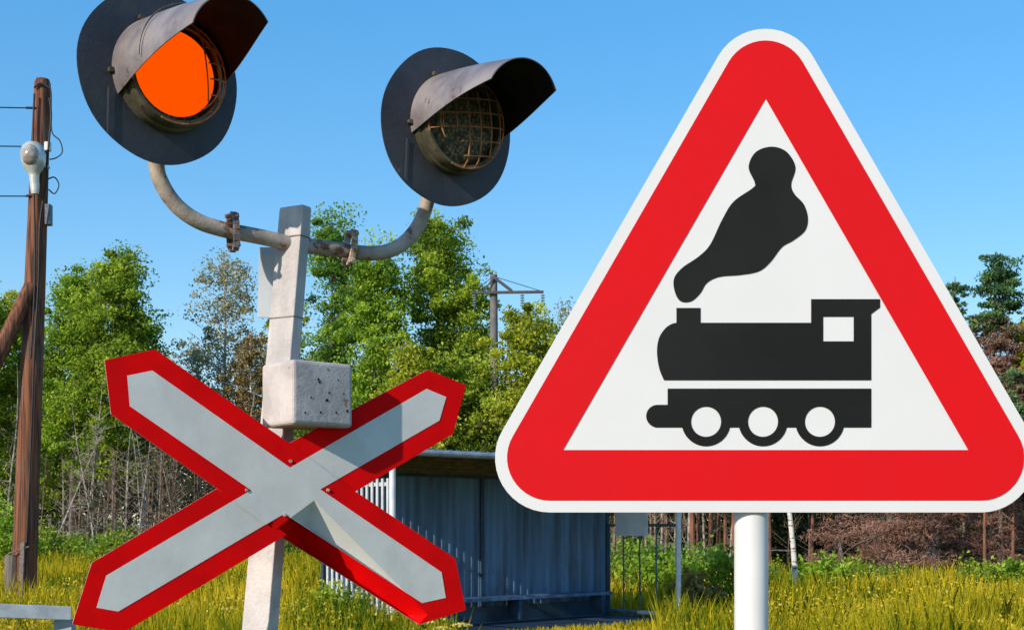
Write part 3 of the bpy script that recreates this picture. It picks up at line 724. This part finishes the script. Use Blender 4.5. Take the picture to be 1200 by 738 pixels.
# the trees that can be told apart
TR = [ # px, top py, Y, half width px, crown base frac, mat, bark, leaves, kind, name, label
 (-30,335,50,48,.30,'leaf_green','grey_bark',13000,'broad','birch_tree','green birch cut by the left edge of the photo'),
 (22,348,52,42,.30,'leaf_yellow','birch_bark',12000,'broad','birch_tree','yellowish birch right behind the wooden utility pole'),
 (84,318,50,44,.32,'leaf_bright','grey_bark',17000,'broad','birch_tree','bright green birch just right of the wooden pole'),
 (136,297,49,50,.34,'leaf_green','grey_bark',20000,'broad','birch_tree','tallest green birch of the left wood, above the cross sign tip'),
 (168,372,50,28,.36,'leaf_bright','birch_bark',8000,'broad','birch_tree','small green birch on the right flank of the tall left birch'),
 (262,298,53,52,.25,'leaf_pale','birch_bark',5200,'broad','birch_tree','thin pale birch with sparse silvery leaves against the sky'),
 (232,396,55,36,.25,'leaf_pale','birch_bark',3000,'broad','birch_tree','lower pale birch left of the sparse silvery one'),
 (298,388,51,34,.30,'leaf_autumn','birch_bark',4200,'broad','birch_tree','small tree with thin orange brown leaves beside the post'),
 (388,243,50,44,.12,'leaf_dark','grey_bark',17000,'broad','aspen_tree','dark green tree rising right behind the signal post'),
 (338,350,53,34,.2,'leaf_yellow','grey_bark',9000,'broad','aspen_tree','yellow green tree half hidden behind the signal post'),
 (444,292,46,50,.08,'leaf_bright','grey_bark',19000,'broad','aspen_tree','bushy yellow green tree under the right signal arm'),
 (512,246,48,56,.08,'leaf_green','grey_bark',26000,'broad','aspen_tree','tall leafy green tree below the unlit signal lamp'),
 (556,318,47,34,.12,'leaf_green','grey_bark',9000,'broad','aspen_tree','dark green tree just left of the concrete power pole'),
 (480,400,43,46,.05,'leaf_yellow','grey_bark',12000,'broad','aspen_tree','low yellowish tree above the shelter roof'),
 (545,420,44,40,.04,'leaf_green','grey_bark',12000,'broad','aspen_tree','low green tree at the foot of the power pole'),
 (622,358,44,46,.06,'leaf_yellow','grey_bark',17000,'broad','aspen_tree','rounded yellow green tree right of the power pole'),
 (672,350,56,34,.2,'leaf_pale','birch_bark',1400,'broad','birch_tree','almost bare birch with a few pale leaves beside the triangle'),
 (1096,318,40,22,.15,'needle_green','pine_bark',6500,'cone','spruce_tree','small green spruce tip just right of the triangle edge'),
 (1122,322,38,26,.15,'needle_green','pine_bark',8500,'cone','spruce_tree','green spruce between the triangle edge and the tall pine'),
 (1206,372,33,34,.2,'leaf_yellow','grey_bark',8500,'broad','birch_tree','yellow green tree cut by the right edge of the photo'),
]
for i, (px, top, Y, hw, c0, mat, bark, nL_, kind, nm, lab) in enumerate(TR):
    h = hgt(top, Y); cr = hw/F*Y*(1.28 if kind == 'broad' else 1)
    r_ = make_tree(nm, lab, 'tree', h, cr*1.08, c0, mat, bark, n_leaf=int(nL_*2.3), kind=kind, leaf=.060, seed=20+i*3, rt=.13 if Y > 40 else .10, nl=64, twist=.035)
    place(r_, px, Y, rz=random.uniform(0,.6))
def bare_stem(seed, h, bark, label, group):
    rr = random.Random(seed); root = thing('bare_birch', label, 'tree', (0,0,0), group); m_ = MB()
    pts = [Vector((0,0,0))]; d = Vector((rr.uniform(-.08,.08), 0, 1))
    for i in range(8): d = (d+Vector((rr.uniform(-.05,.05),rr.uniform(-.05,.05),0))).normalized(); pts.append(pts[-1]+d*h/8)
    m_.tube(pts, [.055*(1-i/9) for i in range(9)], 6)
    for i in range(34):
        s = rr.uniform(.12, 1)*8; k = min(7, int(s)); q = pts[k].lerp(pts[k+1], s-k)
        az = rr.uniform(0, 6.28); ln = rr.uniform(.4, 1.3)*(1.1-s/12)
        p = limb_pts(q, Vector((math.cos(az)*.8, math.sin(az)*.8, rr.uniform(.1,.9))), ln, -.02, 4, rr)
        m_.tube(p, [.014,.011,.008,.006,.004], 4, cap=False)
        for _ in range(2):
            j = rr.randint(1,3); m_.tube([p[j], p[j]+Vector((rr.uniform(-.3,.3),rr.uniform(-.3,.3),rr.uniform(.05,.35)))], [.007,.003], 4, cap=False)
    m_.build('trunk', bark, root); return root
protos_t = [bare_stem(950+i, 6.0, b, l, 'bare stems in the wood on the right, '+c_) for i,(b,l,c_) in enumerate((('stem_tan','thin tan bare stem in the wood beneath the triangle','tan'),('stem_white','thin whitish bare stem in the wood beneath the triangle','white')))]
rank = [make_tree('birch_tree', 'leafy tree of the second rank filling the wood behind the front trees', 'tree', h_, 2.1, c_, m0, 'grey_bark', n_leaf=15000, leaf=.08, seed=600+k, nl=56, rt=.12, group='second rank trees of the wood') for k, (h_, c_, m0) in enumerate(((9.5,.3,'leaf_green'),(8.8,.2,'leaf_dark'),(10.2,.25,'leaf_yellow')))]
for i in range(34):
    px = random.choice((random.uniform(715, 865), random.uniform(905, 1200)))
    p_ = protos_t[i % 2]; c = p_ if i < 2 else copy_tree(p_, None, p_['group']); place(c, px, random.uniform(30, 39), random.uniform(0,6.28), random.uniform(.7,.95), random.uniform(-.06,.06))
sp = [(-60,57),(-20,56),(20,58),(58,56),(104,57),(150,58),(182,60),(345,58),(385,57),(430,58),(470,56),(520,58),(560,57),(600,58),(645,60),(690,58),(730,57),(790,52),(860,52),(930,50),(1000,50),(1075,48),(1140,48),(1200,46)]
for k, (px, Y) in enumerate(sp):
    p_ = rank[k % 3]; c = p_ if k < 3 else copy_tree(p_, None, p_['group']); place(c, px, Y, random.uniform(0,6.28), random.uniform(.85,1.0)*(.82 if px > 780 else 1))
# pine with dead lower branches
r_ = make_tree('pine_tree', 'tall pine with green top and brown dead lower branches at right', 'tree', hgt(292,33), 1.15, .10, 'needle_green', 'pine_bark', 36000, 'cone', .06, 301, dead_below=.77, nl=80, rt=.10)
place(r_, 1160, 33)
r_ = make_tree('pine_tree', 'brown dying pine low at the right edge beneath the green topped one', 'tree', hgt(430,30), .8, .1, 'needle_green', 'pine_bark', 20000, 'cone', .06, 305, dead_below=.93, nl=60, rt=.1)
place(r_, 1188, 30)
# dead spruces under the triangle
r_ = make_tree('dead_spruce', 'big brown dead spruce with drooping twigs under the triangle', 'tree', 6.2, 1.7, .03, 'dead_twig', 'grey_bark', 80000, 'cone', .060, 411, nl=70, rt=.11)
place(r_, 1045, 28)
for px, Y, h, s, lab in ((985,35,5.6,415,'brown dead spruce close to the right of the white sign post'),(1118,34,5.2,417,'brown dead spruce below the right corner of the triangle'),(1175,29,3.2,420,'short brown dead spruce at the lower right edge')):
    r_ = make_tree('dead_spruce', lab, 'tree', h, 1.15, .10, 'dead_twig', 'grey_bark', 15000, 'cone', .05, s, nl=42, rt=.09)
    place(r_, px, Y)
# trunks of pines right of shelter (crowns behind the triangle)
pinep = make_tree('pine_tree', 'brown pine trunk right of the shelter, close by the white sign post', 'tree', 7.2, 1.2, .62, 'needle_green', 'pine_bark', 7000, 'pine', .09, 500, nl=30, rt=.075, twist=.02)
place(pinep, 862, 27)
for px, Y, sc, rz in ((813,30,1.02,1),(819,37,.9,2),(832,35,.92,3),(841,38,1.0,4),(851,33,.8,.2),(778,38,.9,5),(758,41,1.03,.5),(728,36,.9,.9),(902,34,.9,2.2),(951,36,.85,3.3),(1078,36,.9,1.3),(1092,34,.8,2.1),(1135,35,.85,.3)):
    c = copy_tree(pinep, 'thin brown pine trunk among the row between the shelter and the dead spruces', 'pine trunks right of the shelter'); place(c, px, Y, rz, sc)
c = copy_tree(pinep, 'reddish pine trunk standing before the dead spruces beneath the triangle corner'); place(c, 1155, 26.5, 1.3, .55); 
c = copy_tree(pinep, 'reddish pine trunk at the lower right edge of the photo'); place(c, 1187, 28, 2.3, .6)
# bare thin stems in the left wood
GB = 'bare stems at the edge of the left wood'
LB = {'stem_white': 'thin white bare birch stem in the shade under the left trees', 'stem_tan': 'thin tan bare stem with twigs in the shade under the left trees'}
protos = [bare_stem(900+i, random.uniform(4.6, 6.8), b, LB[b], GB + (', white' if b == 'stem_white' else ', tan')) for i, b in enumerate(('stem_white','stem_tan','stem_tan','stem_white','stem_tan'))]
spots = [(random.uniform(-20, 425), random.uniform(46, 53)) for _ in range(42)] + [(random.uniform(90, 300), random.uniform(45, 50)) for _ in range(30)]
for i, (px, Y) in enumerate(spots):
    p_ = protos[i % 5]; c = p_ if i < 5 else copy_tree(p_, None, p_['group'])
    place(c, px, Y, random.uniform(0,6.28), random.uniform(.8,1.1), random.uniform(-.12,.12))
c = copy_tree(protos[0], 'white birch stem leaning right beside the wooden utility pole'); place(c, 52, 45, .4, 1.0, R(17))
c = copy_tree(protos[3], 'slender white leaning birch stem behind the wooden pole at far left'); place(c, 5, 45, 1.4, 1.1, R(6))
# bare shrub against the sky, beyond the power pole and near the triangle
for px, Y, sc, lab in ((208,56,1.5,'bare twiggy treetop against the sky left of the pale birch'),(655,50,1.7,'bare dead tree top rising beside the left edge of the triangle')):
    c = copy_tree(protos[1], lab); place(c, px, Y, .7, sc)
# white leaning broken birch right
m_ = MB(); a = P(935, 692, 24); a.z = 0; b = P(921, 560, 24); m_.tube([a, a.lerp(b,.5)+Vector((.02,0,0)), b], [.058,.05,.042], 10)
root = thing('broken_birch', 'slim white birch trunk leaning left, right of the sign post', 'tree', a)
m_.build('trunk', 'birch_bark', root, smooth=True)
m_ = MB(); q = a.lerp(b, .45); m_.tube([q, q+Vector((-.35,-.05,.02)), q+Vector((-.6,0,-.03))], [.018,.012,.005], 5); m_.build('branch', 'grey_bark', root)

# bushes
def make_bush(name, label, r, h, mat, n, seed, group=None, leaf=.055):
    r2 = np.random.default_rng(seed); root = thing(name, label, 'bush', (0,0,0), group); m_ = MB(); Cs = []; tn = []
    for i in range(26):
        az = r2.uniform(0, 6.28); rad = r*math.sqrt(r2.random()); hh = h*(1-.45*(rad/r)**2)*r2.uniform(.55,1.05)
        tip = Vector((rad*math.cos(az), rad*math.sin(az), hh)); m_.tube([Vector((tip.x*.25, tip.y*.25, 0)), tip*.6+Vector((0,0,.05)), tip], [.014,.010,.004], 4, cap=False)
        k = n//26; s = r2.random(k)**.6; tt = r2.random()
        pts = np.outer(s, np.array(tip)) + r2.normal(size=(k,3))*np.array([.13,.13,.10])*r
        pts[:,2] = np.abs(pts[:,2]); Cs.append(pts); tn.append(np.clip(.05+.45*tt+.5*pts[:,2]/h*.7, 0, 1))
    m_.build('stems', 'grey_bark', root); quads_obj('foliage', leaves(np.concatenate(Cs), leaf, aspect=.6, r=r2), np.concatenate(tn), mat, root)
    return root
bl = [make_bush('bush', 'leafy green bush in the row along the foot of the woods', 1.1, 1.5, m0, 2600, 700+i, 'bushes along the foot of the woods') for i, m0 in enumerate(('leaf_green','leaf_bright','leaf_dark','leaf_green'))]
bs = []
for px in range(-60, 470, 18): bs.append((px+random.uniform(-8,8), random.uniform(42, 47), random.uniform(.55,1.15)))
for px in list(range(735, 860, 14)): bs.append((px+random.uniform(-5,5), random.uniform(25.5, 28), random.uniform(.6,1.1)))
for px in list(range(905, 1230, 20)): bs.append((px+random.uniform(-8,8), random.uniform(25.0, 27), random.uniform(.35,.72)))
for px in range(560, 760, 30): bs.append((px, random.uniform(33, 40), random.uniform(1.,1.5)))
for i, (px, Y, sc) in enumerate(bs):
    p_ = bl[i % 4]; c = p_ if i < 4 else copy_tree(p_, None, p_['group']); place(c, px, Y, random.uniform(0,6.28), sc)
b_ = make_bush('bush', 'bright green bush at the left edge below the brace', 1.2, 2.6, 'leaf_bright', 6500, 760); place(b_, 4, 38)
b_ = make_bush('bush', 'green leafy bush between the white sign post and the white birch trunk', .7, 1.15, 'leaf_bright', 4000, 761); place(b_, 968, 25)
b_ = make_bush('bush', 'bright upright bush beside the reddish trunk at right', .5, 1.25, 'leaf_bright', 2600, 762); place(b_, 1182, 24.5)
b_ = make_bush('bush', 'rust orange leaved shrub right of the shelter pole', .45, .95, 'leaf_autumn', 1500, 763); place(b_, 814, 22)
b_ = make_bush('bush', 'green bush at the foot of the white sign post background', .6, 1.3, 'leaf_green', 3400, 764); b_['label'] = 'dense green bush left of the white sign post near the shelter'; place(b_, 842, 23.5)
b_ = make_bush('bush', 'leafy weeds in front of the left side of the shelter', .55, 1.15, 'leaf_green', 5500, 765, leaf=.028); place(b_, 400, 15.2)

# far wood as one mass
def mass(name, label, x0, x1, Y0, Y1, h0, h1, n, mat, seed, leaf=.16):
    r2 = np.random.default_rng(seed); K = 420; Cs = []; tn = []
    cx = r2.uniform(x0, x1, K); cy = r2.uniform(Y0, Y1, K)
    for i in range(K):
        hh = (h0+(h1-h0)*(.5+.5*math.sin(cx[i]*.23+2*math.sin(cx[i]*.11+seed))))*r2.uniform(.75,1.05)
        k = n//K; z = hh*(1-r2.random(k)**1.6*1.0); rad = .9*(1-.6*z/hh)
        pts = np.stack([cx[i]+r2.normal(size=k)*rad, cy[i]+r2.normal(size=k)*rad, z], 1)
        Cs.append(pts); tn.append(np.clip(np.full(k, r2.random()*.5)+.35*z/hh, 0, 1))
    o = quads_obj(name, leaves(np.concatenate(Cs), leaf, aspect=.5, r=r2), np.concatenate(tn), mat)
    tag(o, label, 'woodland', kind='stuff'); return o
mass('woodland', 'dark shaded wood massed behind the trees on the left', -42, 4, 56, 68, 4.0, 7.5, 160000, 'wood_far', 31, leaf=.10)
mass('woodland', 'dark brown and green wood massed behind the shelter and triangle', -3, 30, 42, 54, 3.0, 5.4, 140000, 'wood_far_brown', 32, leaf=.085)
for px in (905, 940, 1010, 1075, 1130, 1170, 1200, 800, 760): pass

# ------------------------------------------------------------------ meadow grass, flowers
def edge(tx):   # far edge of the meadow for direction x/Y
    px = 600+tx*F
    return np.interp(px, [0, 430, 640, 760, 1200], [49, 47, 38, 29, 27])
N = 230000
u = rng.random(N); Yg = 9.0*(52/9.0)**(u**.85)
tx = rng.uniform(-.47, .47, N); ok = Yg < edge(tx)+1.0; Yg = Yg[ok]; tx = tx[ok]; Xg = tx*Yg
rel = np.stack([Xg-FL.x, Yg-FL.y], 1); uu = rel@np.array([Ux.x, Ux.y]); vv = rel@np.array([Vx.x, Vx.y])
ok = ~((uu > -.15) & (uu < W_+.15) & (vv > -.1) & (vv < D_+.3)); Xg = Xg[ok]; Yg = Yg[ok]; n = len(Xg)
def patch(x, y, s, ph): return .5+.25*(np.sin(x*s+1.7*np.sin(y*s*.7+ph))+np.sin(y*s*1.3+1.3*np.sin(x*s*.9+ph*2)))
pn = patch(Xg, Yg, .9, 1.0)*.6+patch(Xg, Yg, 3.1, 4.0)*.4
h = rng.uniform(.28, .72, n)*(.45+1.0*patch(Xg, Yg, 1.7, 5.0)); h = np.where((uu[ok] > -.6) & (uu[ok] < W_+.6) & (vv[ok] > -3.0) & (vv[ok] < .5), h*.28, h); q_ = 600+Xg/Yg*F; h = np.where((q_ > 535) & (q_ < 772) & (Yg < 21), np.minimum(h, .16), h); az = rng.uniform(0, 6.28, n); wd = (.006+.0011*Yg*.6)*rng.uniform(.6,1.2,n)
lean = rng.normal(size=(n,2))*.16*h[:,None]
b0 = np.stack([Xg, Yg, np.zeros(n)-.02], 1); sx = np.stack([np.cos(az)*wd, np.sin(az)*wd*.6, np.zeros(n)], 1)
mid = b0+np.stack([lean[:,0]*.35, lean[:,1]*.35, h*.6], 1); tip = b0+np.stack([lean[:,0], lean[:,1], h], 1)
V = np.stack([b0-sx, b0+sx, mid+sx*.7, tip, mid-sx*.7], 1)
# right part of the field more golden, near shelter greener
px_ = 600+Xg/Yg*F
tone = np.clip(.02+.75*pn+.25*rng.random(n)-.12 + .18*np.exp(-((Yg-24)/4)**2)*(px_ > 880), 0, 1)
tone = np.where((px_ > 780) & (px_ < 990), tone*.6, tone)
tone = np.clip(tone + .22*(patch(Xg, Yg, .35, 9.0)-.5), 0, 1)
tone = np.where((px_ > 340) & (px_ < 440), tone*.7, tone)
o = quads_obj('meadow_grass', V, tone, 'grass', nper=5); tag(o, 'tall yellow green meadow grass covering the whole field', 'grass', kind='stuff')
# broad leaved weeds between the grass
Nw = 150000; Yw = 12*(46/12)**(rng.random(Nw)); tw = rng.uniform(-.47, .47, Nw); ok = Yw < edge(tw)+.5; Yw = Yw[ok]; tw = tw[ok]; Xw = tw*Yw
pw = patch(Xw, Yw, 2.1, 7.0); ok = rng.random(len(Xw)) < np.clip((pw-.5)*3.2, .03, 1); Xw = Xw[ok]; Yw = Yw[ok]
ok = ~((600+Xw/Yw*F > 530) & (600+Xw/Yw*F < 775) & (Yw < 21)); Xw = Xw[ok]; Yw = Yw[ok]
rel = np.stack([Xw-FL.x, Yw-FL.y], 1); uu = rel@np.array([Ux.x, Ux.y]); vv = rel@np.array([Vx.x, Vx.y])
ok = ~((uu > -.4) & (uu < W_+.4) & (vv > -3.0) & (vv < D_+.3)); Xw = Xw[ok]; Yw = Yw[ok]; n = len(Xw)
zz = rng.random(n)**.7*(.40+.50*patch(Xw, Yw, 2.1, 7.0))
o = quads_obj('meadow_weeds', leaves(np.stack([Xw, Yw, zz], 1), .020, aspect=.45), np.clip(zz*1.1+rng.normal(size=n)*.1, 0, 1), 'weed_leaf'); tag(o, 'leafy green weeds growing in patches among the grass', 'weeds', kind='stuff')
# flowers
Nf = 42000; Yf = 13*(46/13)**(rng.random(Nf)); tf = rng.uniform(-.47, .47, Nf); ok = (Yf < edge(tf)-.5); Yf = Yf[ok]; tf = tf[ok]; Xf = tf*Yf
pf = patch(Xf, Yf, 1.3, 2.0); ok = rng.random(len(Xf)) < np.clip((pf-.45)*3, .05, 1); Xf = Xf[ok]; Yf = Yf[ok]; tf = tf[ok]
ok = ~((tf > .09) & (tf < .25)) | (rng.random(len(tf)) < .15); Xf = Xf[ok]; Yf = Yf[ok]
ok = ~((600+Xf/Yf*F > 530) & (600+Xf/Yf*F < 775) & (Yf < 21)); Xf = Xf[ok]; Yf = Yf[ok]
rel = np.stack([Xf-FL.x, Yf-FL.y], 1); uu = rel@np.array([Ux.x, Ux.y]); vv = rel@np.array([Vx.x, Vx.y])
ok = ~((uu > -.7) & (uu < W_+.7) & (vv > -3.6) & (vv < D_+.3)); Xf = Xf[ok]; Yf = Yf[ok]; n = len(Xf)
Cf = np.stack([Xf, Yf, rng.uniform(.35,.66,n)], 1)
o = quads_obj('wildflowers', leaves(Cf, .021, aspect=.8), rng.random(n), 'flower_yellow'); tag(o, 'small yellow wildflowers scattered over the meadow', 'wildflowers', kind='stuff')
# umbel plant just under the X sign
for k, (px, py, lab) in enumerate(((518,734,'tall yellow flat topped flower at the lower tip of the cross sign, leftmost'),(541,730,'tall yellow flat topped flower just right of the cross sign lower tip'),(497,726,'yellow flower head partly behind the cross sign lower tip'))):
    q = P(px, py, 7.5); root = thing('yarrow_plant', lab, 'plant', (q.x, q.y, 0)); m_ = MB()
    m_.tube([(q.x-.03,q.y,0), (q.x-.01,q.y,q.z*.6), (q.x,q.y,q.z-.04)], [.006,.005,.004], 6)
    hd = []
    for i in range(16):
        a = 2.4*i; r = .012*math.sqrt(i)*1.2; e = Vector((q.x+r*math.cos(a), q.y+r*math.sin(a), q.z-.003*i*.3)); m_.tube([(q.x,q.y,q.z-.05), e], [.0018,.0014], 4); hd += [np.array(e)+rng.normal(size=3)*np.array([.006,.006,.002]) for _ in range(14)]
    m_.build('stem', 'grass', root)
    hd = np.array(hd)-np.array([q.x,q.y,0]); quads_obj('flower_head', leaves(hd, .0055, aspect=.8), rng.random(len(hd)), 'umbel', root)
    lf = np.stack([rng.normal(size=120)*.05, rng.normal(size=120)*.05, rng.uniform(.1, q.z*.9, 120)], 1); quads_obj('leaves', leaves(lf, .03, aspect=.25), rng.random(120), 'leaf_green', root)
